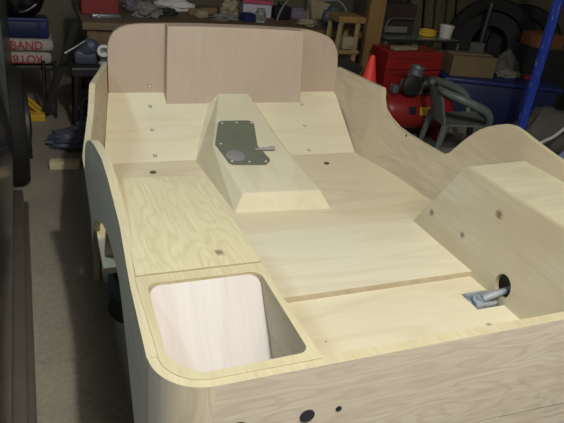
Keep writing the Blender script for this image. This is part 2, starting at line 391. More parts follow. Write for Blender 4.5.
tun = obj('gearbox_tunnel', bm, M['tunnel'], tub)
# gear lever plate on the tunnel
def tun_z(y): return interp(y, [2.735, 3.215, 3.87], [-1.3725, -1.28, -1.157])
def on_tun(h): return lambda x, y: T(x, y, tun_z(y)+h)
pl_out = rounded([(1.066, 3.49), (1.297, 3.487), (1.228, 3.20), (1.29, 3.16), (1.256, 3.034), (1.212, 2.99), (1.003, 3.01), (.972, 3.228)], [.035, .03, .01, .01, .03, .02, .03, .03], 5)
pl_out = rounded([(1.064, 3.49), (1.297, 3.487), (1.226, 3.19), (1.256, 3.034), (1.214, 2.99), (1.003, 3.012), (.972, 3.228)], [.04, .04, .0, .03, .03, .03, .03], 5)
bm = B(); sheet(bm, pl_out, on_tun(.008), T(0, 0, -.006)-T(0, 0, 0), [ellipse(1.06, 3.095, .062, .05)], 0)
plate = obj('gear_lever_plate', bm, M['plate'], tub)
plate['label'] = 'olive grey metal plate screwed to the tunnel'
bm = B(); c = on_tun(.002)(1.06, 3.095)
lathe(bm, [(.048, 0), (.047, .004), (.04, .008), (.02, .010), (0, .010)], c, (0, -.19, 1), 24)
o = obj('selector_cover', bm, M['plate_edge'], plate, 40)
bm = B(); tube(bm, [on_tun(.016)(1.19, 3.135), on_tun(.017)(1.27, 3.135), on_tun(.017)(1.285, 3.135), on_tun(.018)(1.315, 3.135)], [.007, .007, .011, .009], 10)
obj('linkage_rod', bm, M['plate_edge'], plate, 50)
for i, (x, y) in enumerate([(1.078, 3.455), (1.175, 3.46), (1.27, 3.45), (1.005, 3.22), (1.02, 3.035), (1.12, 3.02), (1.22, 3.015)]):
    if i == 0:
        bm = B(); lathe(bm, [(.006, 0), (.006, .002), (.003, .004), (0, .004)], on_tun(.009)(x, y), seg=10); sc0 = obj('plate_screw', bm, M['steel'], plate, 40); s0 = on_tun(.009)(x, y)
    else:
        c2 = sc0.copy(); C.objects.link(c2); c2.location = on_tun(.009)(x, y)-s0

# storage boxes over the wheels; left one has an open compartment
TH = .022
UP = T(0, 0, -.022)-T(0, 0, 0)
bm = B(); sheet(bm, [(.234, 1.503), (.6235, 1.503), (.6225, 2.178), (.248, 2.20), (.248, 1.8)], fl(-.993), DN); obj('box_lid', bm, [M['lid'], M['edge']], tub)
frame_o = [(.230, 1.50), (.230, 1.145)]+[(.338-.110*math.cos(math.pi/2*k/8), 1.145-.110*math.sin(math.pi/2*k/8)) for k in range(9)]+[(.6235, 1.036), (.6235, 1.50)]
op_l = rounded([(.258, 1.460), (.602, 1.455), (.602, 1.066), (.31, 1.060), (.250, 1.13)], [.03, .035, .03, .05, .06], 6)
bm = B(); sheet(bm, frame_o, fl(-.997), T(0, 0, -.03)-T(0, 0, 0), [op_l]); obj('compartment_rim', bm, [M['rim'], M['edge']], tub)
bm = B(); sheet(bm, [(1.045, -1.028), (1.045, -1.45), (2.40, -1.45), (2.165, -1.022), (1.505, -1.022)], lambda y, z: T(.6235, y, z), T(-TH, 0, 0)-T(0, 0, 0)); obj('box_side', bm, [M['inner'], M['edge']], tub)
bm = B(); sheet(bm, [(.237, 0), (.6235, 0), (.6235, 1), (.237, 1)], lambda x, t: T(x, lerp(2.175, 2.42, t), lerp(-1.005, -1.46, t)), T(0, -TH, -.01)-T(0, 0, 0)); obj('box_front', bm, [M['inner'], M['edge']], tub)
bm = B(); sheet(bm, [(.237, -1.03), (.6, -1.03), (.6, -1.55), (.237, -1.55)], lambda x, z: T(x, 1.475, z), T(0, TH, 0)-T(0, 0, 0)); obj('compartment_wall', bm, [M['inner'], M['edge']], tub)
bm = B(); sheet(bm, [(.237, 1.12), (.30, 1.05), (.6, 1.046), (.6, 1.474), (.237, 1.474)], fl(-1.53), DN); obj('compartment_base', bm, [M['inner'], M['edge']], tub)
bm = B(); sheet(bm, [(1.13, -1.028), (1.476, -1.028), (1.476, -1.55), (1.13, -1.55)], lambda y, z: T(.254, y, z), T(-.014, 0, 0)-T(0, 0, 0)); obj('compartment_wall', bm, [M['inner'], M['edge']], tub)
# right box
bm = B(); sheet(bm, [(1.904, 1.503), (2.268, 1.503), (2.268, 2.14), (1.904, 2.117)], fl(-.9995), DN); obj('box_lid', bm, [wood('right_lid_ply', (0.66, 0.62, 0.44), (0.46, 0.40, 0.25), 'x', 0.3, 0.3, 10, 31), M['edge']], tub)
op_r = rounded([(1.93, 1.455), (2.24, 1.455), (2.23, 1.09), (1.93, 1.085)], .035, 6)
bm = B(); sheet(bm, [(1.905, 1.50), (1.905, 1.036), (2.165, 1.036)]+[(2.165+.110*math.sin(math.pi/2*k/8), 1.145-.110*math.cos(math.pi/2*k/8)) for k in range(9)]+[(2.275, 1.50)], fl(-.998), T(0, 0, -.03)-T(0, 0, 0), [op_r]); obj('compartment_rim', bm, [M['rim'], M['edge']], tub)
bm = B(); sheet(bm, [(1.045, -1.0), (2.117, -1.0), (2.42, -1.462), (2.40, -1.50), (1.045, -1.50)], lambda y, z: T(1.883, y, z), T(TH, 0, 0)-T(0, 0, 0), [ellipse(1.69, -1.400, .050, .058)]); obj('wheel_box_side', bm, [M['arch'], M['edge']], tub)
bm = B(); sheet(bm, [(1.8835, 0), (2.255, 0), (2.2, 1), (1.8835, 1)], lambda x, t: T(x, lerp(2.12, 2.425, t), lerp(-1.005, -1.462, t)), T(0, -TH, -.01)-T(0, 0, 0)); obj('box_front', bm, [M['arch'], M['edge']], tub)
bm = B(); sheet(bm, [(1.906, -1.03), (2.268, -1.03), (2.268, -1.55), (1.906, -1.55)], lambda x, z: T(x, 1.475, z), T(0, TH, 0)-T(0, 0, 0)); obj('compartment_wall', bm, [M['inner'], M['edge']], tub)
bm = B(); sheet(bm, [(1.13, -1.028), (1.476, -1.028), (1.476, -1.55), (1.13, -1.55)], lambda y, z: T(2.255, y, z), T(.014, 0, 0)-T(0, 0, 0)); obj('compartment_wall', bm, [M['inner'], M['edge']], tub)
bm = B(); sheet(bm, [(1.906, 1.05), (2.268, 1.12), (2.268, 1.474), (1.906, 1.474)], fl(-1.53), DN); obj('compartment_base', bm, [M['inner'], M['edge']], tub)
# tail panel, with rounded corners either side
bm = B(); sheet(bm, [(.338, ZB), (.338, -1.0), (2.165, -1.0), (2.165, -1.395), (1.7, -1.379), (1.13, -1.352), (1.13, ZB)], lambda x, z: T(x, 1.012, z), T(0, .032, 0)-T(0, 0, 0)); rp = obj('rear_panel', bm, [M['rear'], M['edge']], tub)
bm = B(); sheet(bm, [(1.133, ZB), (1.133, -1.356), (1.7, -1.385), (2.165, -1.401), (2.165, ZB)], lambda x, z: T(x, 1.014, z), T(0, .03, 0)-T(0, 0, 0)); obj('lower_rear_panel', bm, [M['rear'], M['edge']], tub)
for sx in (0, 1):
    bm = B(); G = []
    for k in range(13):
        a = math.pi/2*k/12
        row = []
        for rr in (.133, .103):
            x = .338-rr*math.sin(a)*(1 if rr > .12 else .99); y = 1.145-rr*math.cos(a)
            if sx: x = 2.503-x
            row.append((x, y))
        G.append([bm.verts.new(T(*row[0], ZB)), bm.verts.new(T(*row[0], -1.0)), bm.verts.new(T(*row[1], -1.0)), bm.verts.new(T(*row[1], ZB))])
    for a, b in zip(G, G[1:]):
        for k in range(4):
            f = bm.faces.new((a[k], b[k], b[(k+1) % 4], a[(k+1) % 4])); f.material_index = 1 if k in (1, 3) else 0
    bm.faces.new(G[0]); bm.faces.new(G[-1][::-1])
    obj('rear_corner', bm, [M['corner'], M['edge']], tub, 40)
# fasteners, and dark discs for the tail panel holes
def stud(name, p, nrm, r, h, mat, dome=True):
    bm = B(); lathe(bm, [(r, -.002), (r, h*.5), (r*.6, h), (0, h)] if dome else [(r, -.002), (r, h), (0, h)], T(*p), nrm, 14); return obj(name, bm, mat, tub, 40)
tn = (0, -.5, .86)
def toe_z(y): return lerp(-1.464, -1.172, (y-3.455)/.495)
def screw(p, nrm):
    bm = B(); n = len(bm.faces)
    lathe(bm, [(.010, -.002), (.010, .0012), (.006, .0014)], T(*p), nrm, 14)
    k = len(bm.faces)
    lathe(bm, [(.0068, .0), (.0068, .003), (.005, .005), (.0, .0055)], T(*p), nrm, 14)
    bm.faces.ensure_lookup_table()
    for f in bm.faces[:k]: f.material_index = 1
    return obj('screw', bm, [M['steel'], M['bolt']], tub, 40)
for p in [(.702, 3.846, -1.226), (.683, 3.675, -1.329), (.669, 3.497, -1.434), (1.79, 3.846, -1.226), (1.756, 3.673, -1.33), (1.72, 3.488, -1.439)]:
    screw((p[0], p[1], toe_z(p[1])), tn)
screw((.716, 3.95, -1.127), (0, -1, 0))
for p in [(.619, 3.293, -1.462), (1.762, 3.286, -1.462)]: stud('floor_bolt', p, (0, 0, 1), .015, .005, M['bolt'])
for x, z, r in [(.405, -1.154, .017), (.593, -1.164, .017), (.685, -1.163, .007)]: stud('rear_hole_disc', (x, 1.012, z), (0, -1, 0), r, .002, M['hole'], False)  # flat dark discs painted in for the shade inside the holes
stud('side_bolt', (x_right(3.09, -1.2), 3.09, -1.212), (-1, 0, .15), .011, .003, M['hole'])
# steel anchor in the floor slot
bm = B()
box(bm, T(1.742, 1.658, -1.53), T(1.872, 1.765, -1.495), 0.004)
for y0 in (1.662, 1.745): box(bm, T(1.745, y0, -1.497), T(1.855, y0+.014, -1.462), 0.003)
lathe(bm, [(0, -.008), (.03, -.008), (.03, .0), (.018, .004), (.018, .012), (0, .012)], T(1.80, 1.708, -1.475), (0, 0, 1), 16)
tube(bm, [T(1.80, 1.70, -1.465), T(1.85, 1.695, -1.445), T(1.96, 1.69, -1.42)], [.016, .013, .012], 12)
an = obj('steel_anchor', bm, M['zinc'], tub, 40); an['label'] = 'blue grey steel anchor in the floor slot'

# loose board standing in the compartment
bm = B()
ld = rounded([(-.01, 0), (.329, 0), (.327, .50), (-.01, .50)], [.03, .04, .03, .03], 6)
def on_ld(a, b): return T(.272+a, 1.462-b*.65, -1.012-b*.76)
sheet(bm, ld, on_ld, T(0, -.012, .0102)-T(0, 0, 0)); 
tag(obj('plywood_board', bm, [M['white_ply'], M['offcut']]), 'loose whitish pink board with rounded corners tilted inside the open corner compartment', 'board')

# ------------------------------------------------------------------ things on the garage floor, left
bm = B(); box(bm, (0.052, 3.40, 0), (0.215, 3.465, .045), .004, RZ(-7)); tag(obj('timber_offcut', bm, M['offcut']), 'short pale timber offcut lying on the concrete beside the tub', 'offcut')
bm = B(); box(bm, (.205, 2.17, 0), (.40, 2.35, .165), .012); box(bm, (.24, 2.162, .03), (.36, 2.174, .13), .004); tag(obj('foam_block', bm, M['white'], smooth=40), 'white block on the floor seen through the wheel arch', 'block')
bm = B(); lathe(bm, [(0, 0), (.105, 0), (.11, .012), (.105, .03), (.105, .09), (.11, .10), (.105, .112), (.105, .19), (.10, .205), (.02, .21), (0, .21)], (.31, 1.98, 0)); tag(obj('steel_drum', bm, M['green'], smooth=35), 'low dark green drum under the tub inside the wheel arch', 'drum')
# dark vehicle parked alongside
car = thing('parked_vehicle', 'black vehicle with grey side panel parked along the left edge', 'car', (-.8, 2.6, 0))
def extr(sec, y0, y1, name, mat, par, smooth=30):
    bm = B(); a = [bm.verts.new((x, y0, z)) for x, z in sec]; b = [bm.verts.new((x, y1, z)) for x, z in sec]
    bm.faces.new(a); bm.faces.new(b[::-1])
    for i in range(len(sec)): bm.faces.new((a[i-1], b[i-1], b[i], a[i]))
    return obj(name, bm, mat, par, smooth)
sec = rounded([(-1.6, .10), (-.125, .10), (-.105, .40), (-.15, .80), (-.30, .98), (-1.6, 1.02)], [0, .03, .1, .12, .1, 0], 6)
extr(sec, .80, 2.90, 'door', M['gloss'], car)
sec = rounded([(-1.6, .12), (-.130, .12), (-.112, .36), (-.108, 1.22), (-.25, 1.30), (-1.6, 1.32)], [0, .03, .08, .05, .05, 0], 6)
w = extr(sec, 2.915, 4.12, 'side_panel', M['carGrey'], car)
bm = B(); box(bm, (-.16, .8, .065), (-.088, 2.93, .115), .012); box(bm, (-.125, .8, .03), (-.068, 2.90, .06), .01); obj('sill', bm, M['sill'], car, 40)
bm = B(); lathe(bm, [(.30, -.09), (.315, -.06), (.32, 0), (.315, .055), (.295, .082), (.2, .085), (.19, .07), (0, .07)], (-.135, 3.33, .30), (1, 0, 0), 40); obj('tyre', bm, M['rubber'], car, 40)
bm = B(); lathe(bm, [(.185, .06), (.18, .092), (.12, .085), (.05, .10), (0, .10)], (-.125, 3.33, .30), (1, 0, 0), 24); obj('wheel', bm, M['darksteel'], car, 40)
# sacks on a stool
st = thing('low_stool', 'dark low stool carrying the stacked white sacks', 'stool', (.02, 4.5, 0))
bm = B(); box(bm, (-.28, 4.38, .32), (.14, 4.66, .355), .006); obj('seat', bm, M['darksteel'], st)
for x, y in ((-.25, 4.41), (.10, 4.41), (-.25, 4.62), (.10, 4.62)):
    bm = B(); box(bm, (x-.016, y-.016, 0), (x+.016, y+.016, .32), .003); obj('leg', bm, M['darksteel'], st)
def sack(z, txt, flip, label, w):
    r = thing('plaster_sack', label, 'sack', (-.05, 4.5, z), 'stacked plaster sacks')
    bm = B(); vs = box(bm, (-.30, 4.385, z), (w, 4.66, z+.083), .03)
    bmesh.ops.subdivide_edges(bm, edges=bm.edges[:], cuts=2, use_grid_fill=True)
    for v in bm.verts: v.co += Vector((0, 0, .004*noise.noise(v.co*12+Vector((z*9, 0, 0)))))
    obj('bag', bm, M['sack'], r, 50)
    cu = bpy.data.curves.new('lettering', 'FONT'); cu.body = txt; cu.size = .076; cu.extrude = .0015; cu.offset = .0013; cu.align_x = 'CENTER'; cu.align_y = 'CENTER'
    cu.materials.append(M['letter'])
    tmp = bpy.data.objects.new('lettering_outline', cu); me = bpy.data.meshes.new_from_object(tmp); bpy.data.objects.remove(tmp)
    t = bpy.data.objects.new('lettering', me); C.objects.link(t); t.parent = r
    t.location = (.03, -.1165, .042); t.rotation_euler = (math.pi/2, math.pi if flip else 0, 0)
    t.scale = (.96, 1.0, 1.0)
sack(.359, 'ROTB', True, 'lower white paper sack with red lettering upside down', .135)
sack(.446, 'BAND', False, 'upper white paper sack marked BAND in red', .152)
bt = thing('blue_crate', 'dark blue plastic crate on top of the white sacks', 'crate', (-.08, 4.5, .525))
bm = B(); box(bm, (-.28, 4.40, .532), (.125, 4.62, .655), .015); obj('body', bm, M['bluedk'], bt, 40)
bm = B(); box(bm, (.062, 4.393, .54), (.12, 4.40, .66), .004); box(bm, (-.29, 4.392, .643), (.13, 4.40, .664), .003); obj('rim', bm, M['blue'], bt, 40)
bag = thing('black_bag', 'glossy black bag slumped on the blue crate', 'bag', (-.06, 4.5, .664))
bm = B(); blob(bm, (-.08, 4.50, .76), (.19, .10, .12), .12, 1.6, 3, .664); obj('sack', bm, M['gloss'], bag, 60)
bm = B(); tube(bm, spline([(-.05, 4.40, .70), (.0, 4.385, .715), (.06, 4.40, .755)]), .006, 8); obj('strap', bm, M['greysteel'], bag, 60)
# yellow axle ramp
bm = B()
a = [(-.06, 4.36), (.055, 4.30), (.075, 4.36), (-.04, 4.42)]
for (x, y), (x2, y2) in (((-.06, 4.34), (.05, 4.28)), ((-.06, 4.44), (.05, 4.40))):
    tube(bm, [(x2, y2, .03), (x-.07, y+.12, .16)], .012, 8)
box(bm, (-.055, 4.26, 0), (.06, 4.40, .045), .006); box(bm, (-.15, 4.42, 0), (-.10, 4.56, .17), .005)
tag(obj('wheel_ramp', bm, M['yellow'], smooth=40), 'yellow steel wheel ramp on the floor near the stool', 'ramp')
# dark leaning stand
ls = thing('leaning_board', 'long dark board leaning against the bench beside the sacks', 'board', (.12, 4.3, 0))
bm = B(); box(bm, (-.022, -.012, 0), (.022, .012, .66), .004)
bmesh.ops.transform(bm, matrix=Matrix.Translation((.07, 4.33, .04)) @ Matrix.Rotation(math.radians(20), 4, 'Y'), verts=bm.verts); obj('board', bm, M['matblack'], ls)
for a in (.055, .13):
    bm = B(); tube(bm, [(a, 4.335, 0), (a+.02, 4.345, .40)], .011, 8); obj('leg', bm, M['matblack'], ls)
# dark machine by the bench end
mc = thing('bench_machine', 'dark cluttered machine on legs between the sacks and the car body', 'machine', (.34, 4.1, 0))
bm = B(); box(bm, (.23, 4.0, .38), (.50, 4.23, .44), .01); obj('table', bm, M['darksteel'], mc)
for x, y in ((.26, 4.02), (.48, 4.02), (.26, 4.21), (.48, 4.21)):
    bm = B(); tube(bm, [(x-.02, y, 0), (x, y, .38)], .014, 8); obj('leg', bm, M['darksteel'], mc)
bm = B(); box(bm, (.26, 4.08, .44), (.40, 4.22, .53), .02); lathe(bm, [(0, 0), (.05, 0), (.055, .1), (.03, .13), (0, .13)], (.3, 4.14, .5), (.5, -.2, .4), 16); obj('motor', bm, M['motor'], mc, 40)
bm = B(); tube(bm, [(.20, 4.05, .52), (.27, 4.06, .56), (.33, 4.06, .60)], .007, 8); obj('handle', bm, M['greysteel'], mc, 40)
bm = B(); lathe(bm, [(.038, 0), (.042, .006), (.042, .075), (.036, .08), (.022, .078), (.02, .01), (.0, .01)], (.455, 4.10, .50), (-.2, -.7, .5), 20); tag(obj('tape_roll', bm, M['white'], smooth=40), 'white tape roll on the dark machine beside the car body', 'tape roll')
bm = B(); lathe(bm, [(0, 0), (.06, 0), (.062, .006), (.045, .012), (.044, .055), (0, .056)], (.47, 4.12, .441), seg=20); tag(obj('tin', bm, M['white'], smooth=40), 'low off-white tin under the tape roll', 'tin')
bm = B(); blob(bm, (.345, 4.14, .09), (.075, .055, .10), .35, 2.2, 8, 0); tag(obj('cloth_heap', bm, M['matblack'], smooth=60), 'black rags heaped on the floor under the dark machine', 'rags')
bm = B(); blob(bm, (.215, 3.80, .035), (.16, .13, .055), .4, 2.4, 5, 0); blob(bm, (.31, 3.84, .06), (.10, .09, .09), .4, 2.4, 6, 0); tag(obj('blue_tarp', bm, M['tarp'], smooth=60), 'crumpled dark blue tarp on the floor left of the car body front', 'tarp')

# ------------------------------------------------------------------ workbench and clutter behind the tub
wb = thing('workbench', 'long dark timber workbench behind the front of the car body', 'workbench', (1.35, 4.7, 0))
bm = B(); box(bm, (.33, 4.24, .63), (2.42, 5.2, .68), .006); obj('bench_top', bm, M['bench'], wb)
bm = B(); box(bm, (.36, 4.27, .50), (2.40, 4.31, .63), .004); obj('apron', bm, M['bench'], wb)
for x, y in ((.40, 4.30), (2.33, 4.30), (.40, 5.1), (2.33, 5.1), (1.36, 4.30)):
    bm = B(); box(bm, (x-.035, y-.035, 0), (x+.035, y+.035, .63), .004); obj('leg', bm, M['bench'], wb)
bm = B(); box(bm, (.36, 4.33, .16), (2.38, 5.12, .19), .004); obj('lower_shelf', bm, M['bench'], wb)
bz = .681
tb = thing('toolbox', 'red metal toolbox at the left end of the workbench', 'toolbox', (.48, 4.6, bz))
bm = B(); box(bm, (.35, 4.52, bz), (.605, 4.78, bz+.13), .008); obj('body', bm, M['redd'], tb)
bm = B(); box(bm, (.345, 4.515, bz+.13), (.61, 4.785, bz+.17), .012); obj('lid', bm, M['redd'], tb)
bm = B(); tube(bm, spline([(.41, 4.65, bz+.165), (.42, 4.65, bz+.20), (.54, 4.65, bz+.20), (.55, 4.65, bz+.165)]), .008, 8); obj('handle', bm, M['darksteel'], tb, 40)
bm = B(); box(bm, (.40, 4.38, bz), (.60, 4.44, bz+.03), .008, RZ(8)); box(bm, (.43, 4.35, bz), (.46, 4.47, bz+.025), .005, RZ(8)); tag(obj('hand_plane', bm, M['greysteel'], smooth=40), 'grey hand tool lying before the red toolbox', 'tool')
def heap(name, c, s, amp, f, seed, mat, label, cat, rot=0):
    bm = B(); blob(bm, (c[0], c[1], bz+s[2]*.7), s, amp, f, seed, bz, 4, rot); return tag(obj(name, bm, M[mat], smooth=60), label, cat)
heap('crumpled_rag', (.80, 4.55), (.09, .07, .055), .5, 2.3, 11, 'paper', 'crumpled grey rag on the bench right of the red toolbox', 'rag')
heap('dark_rag', (.75, 4.76), (.09, .06, .05), .45, 2.2, 12, 'purple', 'dark mauve rag behind the grey rag on the bench', 'rag')
heap('white_bag', (1.08, 4.86), (.15, .07, .05), .3, 1.8, 13, 'white', 'white plastic bag lying on the bench', 'bag', -22)
heap('khaki_cloth', (1.22, 4.58), (.05, .04, .03), .4, 2.5, 14, 'khaki', 'small khaki cloth beside the white plastic bag', 'cloth')
heap('black_bundle', (.97, 4.62), (.08, .04, .03), .4, 2.2, 15, 'matblack', 'flat black bundle in front of the white bag', 'bundle')
bm = B(); box(bm, (1.14, 4.72, bz), (1.40, 4.76, bz+.045), .004, RZ(25)); tag(obj('timber_offcut', bm, M['stool']), 'short tan timber stick lying on the bench top', 'offcut')
heap('crumpled_paper', (1.46, 4.66), (.07, .055, .075), .45, 2.6, 17, 'khaki', 'upright crumpled khaki paper at the middle of the bench', 'paper')
heap('dusty_rag', (1.38, 4.50), (.09, .04, .03), .45, 2.6, 18, 'paper', 'dusty grey rag lying at the bench front edge', 'rag')
ct = thing('carton', 'pale lilac carton with a pink lid on the bench', 'carton', (1.70, 4.78, bz))
bm = B(); box(bm, (1.60, 4.70, bz), (1.83, 4.86, bz+.10), .005, RZ(-8)); obj('box', bm, M['lilac'], ct)
bm = B(); box(bm, (1.59, 4.69, bz+.10), (1.84, 4.87, bz+.13), .005, RZ(-8)); obj('lid', bm, M['pinkcarton'], ct)
bm = B(); lathe(bm, [(0, 0), (.038, 0), (.042, .01), (.042, .07), (.03, .085), (.03, .1), (0, .1)], (1.66, 4.50, bz), seg=18); tag(obj('jar', bm, M['glass'], smooth=40), 'small glass jar in front of the lilac carton', 'jar')
bm = B(); box(bm, (1.52, 4.48, bz), (1.62, 4.58, bz+.05), .005, RZ(20)); box(bm, (1.535, 4.495, bz+.05), (1.605, 4.565, bz+.06), .003, RZ(20)); tag(obj('battery_pack', bm, M['bluedk'], smooth=40), 'small dark blue pack left of the glass jar', 'battery')
bm = B(); box(bm, (1.84, 4.62, bz), (1.97, 4.74, bz+.10), .02, RZ(12)); box(bm, (1.87, 4.65, bz+.1), (1.93, 4.7, bz+.13), .006); tag(obj('dark_case', bm, M['black'], smooth=40), 'small black case between the lilac carton and hose loop', 'case')
bm = B(); tube(bm, spline([(1.80, 4.50, bz+.012), (1.81, 4.50, bz+.06), (1.86, 4.52, bz+.14), (1.93, 4.56, bz+.18), (2.02, 4.6, bz+.2), (2.12, 4.64, bz+.17), (2.17, 4.66, bz+.02)]), .0075, 8); tag(obj('grey_hose', bm, M['paper'], smooth=60), 'thin pale hose arching over the bench clutter', 'hose')
bm = B(); box(bm, (2.00, 4.68, bz), (2.14, 4.80, bz+.07), .012, RZ(-15)); box(bm, (2.02, 4.70, bz+.07), (2.12, 4.78, bz+.085), .004, RZ(-15)); tag(obj('mauve_case', bm, M['purple'], smooth=40), 'mauve grey case beside the arching hose', 'case')
bm = B(); box(bm, (2.17, 4.72, bz), (2.36, 4.88, bz+.15), .004, RZ(-12)); box(bm, (2.2, 4.715, bz+.149), (2.33, 4.80, bz+.155), .002, RZ(-12)); tag(obj('paper_carton', bm, M['khaki']), 'tall pale carton at the right end of the bench', 'carton')
heap('tan_cloth', (2.02, 4.42), (.08, .05, .03), .4, 2.4, 21, 'khaki', 'tan cloth scraps before the mauve case', 'cloth')
mo = thing('electric_motor', 'dark blue grey motor at the right front of the bench', 'motor', (2.24, 4.42, bz))
bm = B(); lathe(bm, [(0, -.08), (.045, -.08), (.06, -.06), (.06, .06), (.045, .08), (.012, .08), (.012, .12), (0, .12)], (2.25, 4.44, bz+.068), (1, -.3, 0), 24); obj('housing', bm, M['motor'], mo, 35)
bm = B(); box(bm, (2.18, 4.39, bz), (2.32, 4.49, bz+.012), .003); obj('foot', bm, M['motor'], mo)
bm = B(); box(bm, (2.21, 4.41, bz+.12), (2.28, 4.47, bz+.15), .005); obj('terminal_box', bm, M['motor'], mo)
bm = B(); tube(bm, spline([(2.29, 4.7, bz+.15), (2.37, 4.62, bz+.17), (2.41, 4.55, bz+.12), (2.40, 4.50, bz+.06), (2.35, 4.47, bz+.02)]), .009, 8); tag(obj('pale_hose', bm, M['paper'], smooth=60), 'pale hose curving down by the blue grey motor', 'hose')

# ------------------------------------------------------------------ behind the right side of the tub
ws = thing('step_stool', 'worn wooden step stool standing beside the tan post', 'stool', (2.17, 4.04, 0))
bm = B(); box(bm, (2.06, 3.96, .79), (2.28, 4.16, .835), .006); obj('seat', bm, M['tan'], ws)
for x, y, dx, dy in ((2.09, 3.98, -.04, -.03), (2.23, 3.98, .0, -.0), (2.09, 4.14, -.04, .03), (2.23, 4.14, .0, .03)):
    bm = B(); tube(bm, [(x+dx, y+dy, 0), (x, y, .79)], .022, 4); obj('leg', bm, M['stool'], ws)
for z in (.57, .34):
    bm = B(); box(bm, (2.05, 3.955, z), (2.255, 4.05, z+.028), .004); obj('step', bm, M['stool'], ws)
bm = B(); box(bm, (2.12, 3.965, .599), (2.22, 4.04, .69), .015); box(bm, (2.135, 3.958, .62), (2.21, 3.967, .67), .004); tag(obj('carton', bm, M['khaki'], smooth=40), 'small khaki carton sitting on the upper step of the wooden stool', 'carton')
bm = B(); box(bm, (2.53, 4.36, 0), (2.67, 4.40, 3.1), .004); box(bm, (2.555, 4.40, 0), (2.645, 4.47, 3.1), .004)
structure(obj('trim_1', bm, M['tan']))
bc = thing('black_crate', 'black plastic crate on the floor below the wooden step stool', 'crate', (1.95, 3.60, 0))
bm = B(); box(bm, (1.87, 3.50, .0), (2.03, 3.70, .56), .012); obj('body', bm, M['matblack'], bc)
bm = B(); box(bm, (1.86, 3.49, .56), (2.04, 3.71, .60), .008); obj('rim', bm, M['black'], bc)
tc = thing('traffic_cone', 'bright red traffic cone standing behind the right side panel', 'cone', (2.40, 3.99, 0))
bm = B(); lathe(bm, [(.13, .03), (.12, .05), (.022, .545), (.015, .56), (0, .56)], (2.40, 3.99, 0), seg=32); obj('cone_body', bm, M['cone'], tc, 40)
bm = B(); box(bm, (2.265, 3.855, 0), (2.535, 4.125, .03), .012); obj('base', bm, M['cone'], tc)
# red tool chest
ch = thing('tool_chest', 'red drawer tool chest behind the air compressor', 'tool chest', (2.86, 4.14, 0))
bm = B(); box(bm, (2.56, 4.02, .03), (3.07, 4.30, .58), .012); obj('body', bm, M['red'], ch)
for i in range(4):
    d = None
    bm = B(); z0 = .06+i*.128; box(bm, (2.575, 4.005, z0), (3.055, 4.022, z0+.115), .005); d = obj('drawer', bm, M['red'], ch)
    bm = B(); box(bm, (2.60, 3.997, z0+.092), (3.03, 4.006, z0+.106), .003); obj('drawer_handle', bm, M['redd'], d)
heap_z = .581
bm = B(); box(bm, (2.62, 4.06, .581), (2.80, 4.13, .61), .008, RZ(10)); box(bm, (2.85, 4.08, .581), (2.90, 4.24, .60), .006, RZ(-35)); tag(obj('tool_scraps', bm, M['khaki']), 'khaki scraps lying on top of the red tool chest', 'scraps')
# compressor
cp = thing('air_compressor', 'red horizontal air compressor with grey pump and yellow label', 'compressor', (2.68, 3.72, 0))
ax = Vector((.95, -.10, 0)).normalized(); cc = Vector((2.66, 3.70, .215))
bm = B(); lathe(bm, [(0, -.30), (.07, -.295), (.115, -.27), (.132, -.23), (.132, .23), (.115, .27), (.07, .295), (0, .30)], cc, ax, 36); obj('tank', bm, M['red'], cp, 40)
bm = B(); pc = Vector((2.60, 3.70, .345))
box(bm, pc+Vector((-.07, -.06, 0)), pc+Vector((.07, .07, .10)), .015)
lathe(bm, [(0, 0), (.05, 0), (.052, .02), (.06, .022), (.06, .03), (.052, .032), (.052, .045), (.06, .047), (.06, .055), (.052, .058), (.052, .07), (.06, .072), (.06, .08), (.05, .085), (.055, .09), (.055, .115), (0, .12)], pc+Vector((.0, 0, .10)), (.25, 0, 1), 20); obj('pump', bm, M['greysteel'], cp, 40)
bm = B(); lathe(bm, [(0, -.08), (.05, -.08), (.06, -.06), (.06, .06), (.05, .08), (0, .08)], (2.76, 3.70, .415), ax, 24); box(bm, (2.7, 3.65, .345), (2.82, 3.75, .365), .003); obj('motor', bm, M['darksteel'], cp, 40)
bm = B(); lathe(bm, [(0, 0), (.07, 0), (.075, .008), (.07, .02), (.03, .03), (0, .03)], (2.545, 3.625, .43), (-.2, -1, .1), 24); obj('air_filter', bm, M['black'], cp, 40)
bm = B(); box(bm, (2.42, 3.66, .36), (2.47, 3.72, .42), .006); tube(bm, [(2.445, 3.69, .35), (2.445, 3.69, .37)], .012, 8); obj('pressure_switch', bm, M['greysteel'], cp, 40)
for dx in (-.2, .2):
    bm = B(); box(bm, cc+ax*dx+Vector((-.02, -.10, -.215)), cc+ax*dx+Vector((.02, .10, -.11)), .006); obj('foot', bm, M['redd'], cp)
bm = B()
def on_tank(u, a, r=.1335): 
    side = Vector((0, 0, 1)).cross(ax).normalized()
    return cc+ax*u-side*r*math.cos(a)+Vector((0, 0, 1))*r*math.sin(a)
def decal(u0, u1, a0, a1, name, mat, par, r):
    bm = B(); n = 6; g = [[bm.verts.new(on_tank(lerp(u0, u1, i/n), math.radians(lerp(a0, a1, k/n)), rr)) for k in range(n+1)] for rr in (r, r+.002) for i in range(n+1)]
    for q in (0, n+1):
        for i in range(n):
            for k in range(n): bm.faces.new((g[q+i][k], g[q+i+1][k], g[q+i+1][k+1], g[q+i][k+1]))
    for i in range(n):
        for k in (0, n): bm.faces.new((g[i][k], g[i+1][k], g[n+1+i+1][k], g[n+1+i][k]))
    for k in range(n):
        for i in (0, n): bm.faces.new((g[i][k], g[i][k+1], g[n+1+i][k+1], g[n+1+i][k]))
    return obj(name, bm, mat, par)
lb = decal(-.02, .11, 2, 28, 'label', M['yellow'], cp, .132); lb['label'] = 'yellow label on the tank'
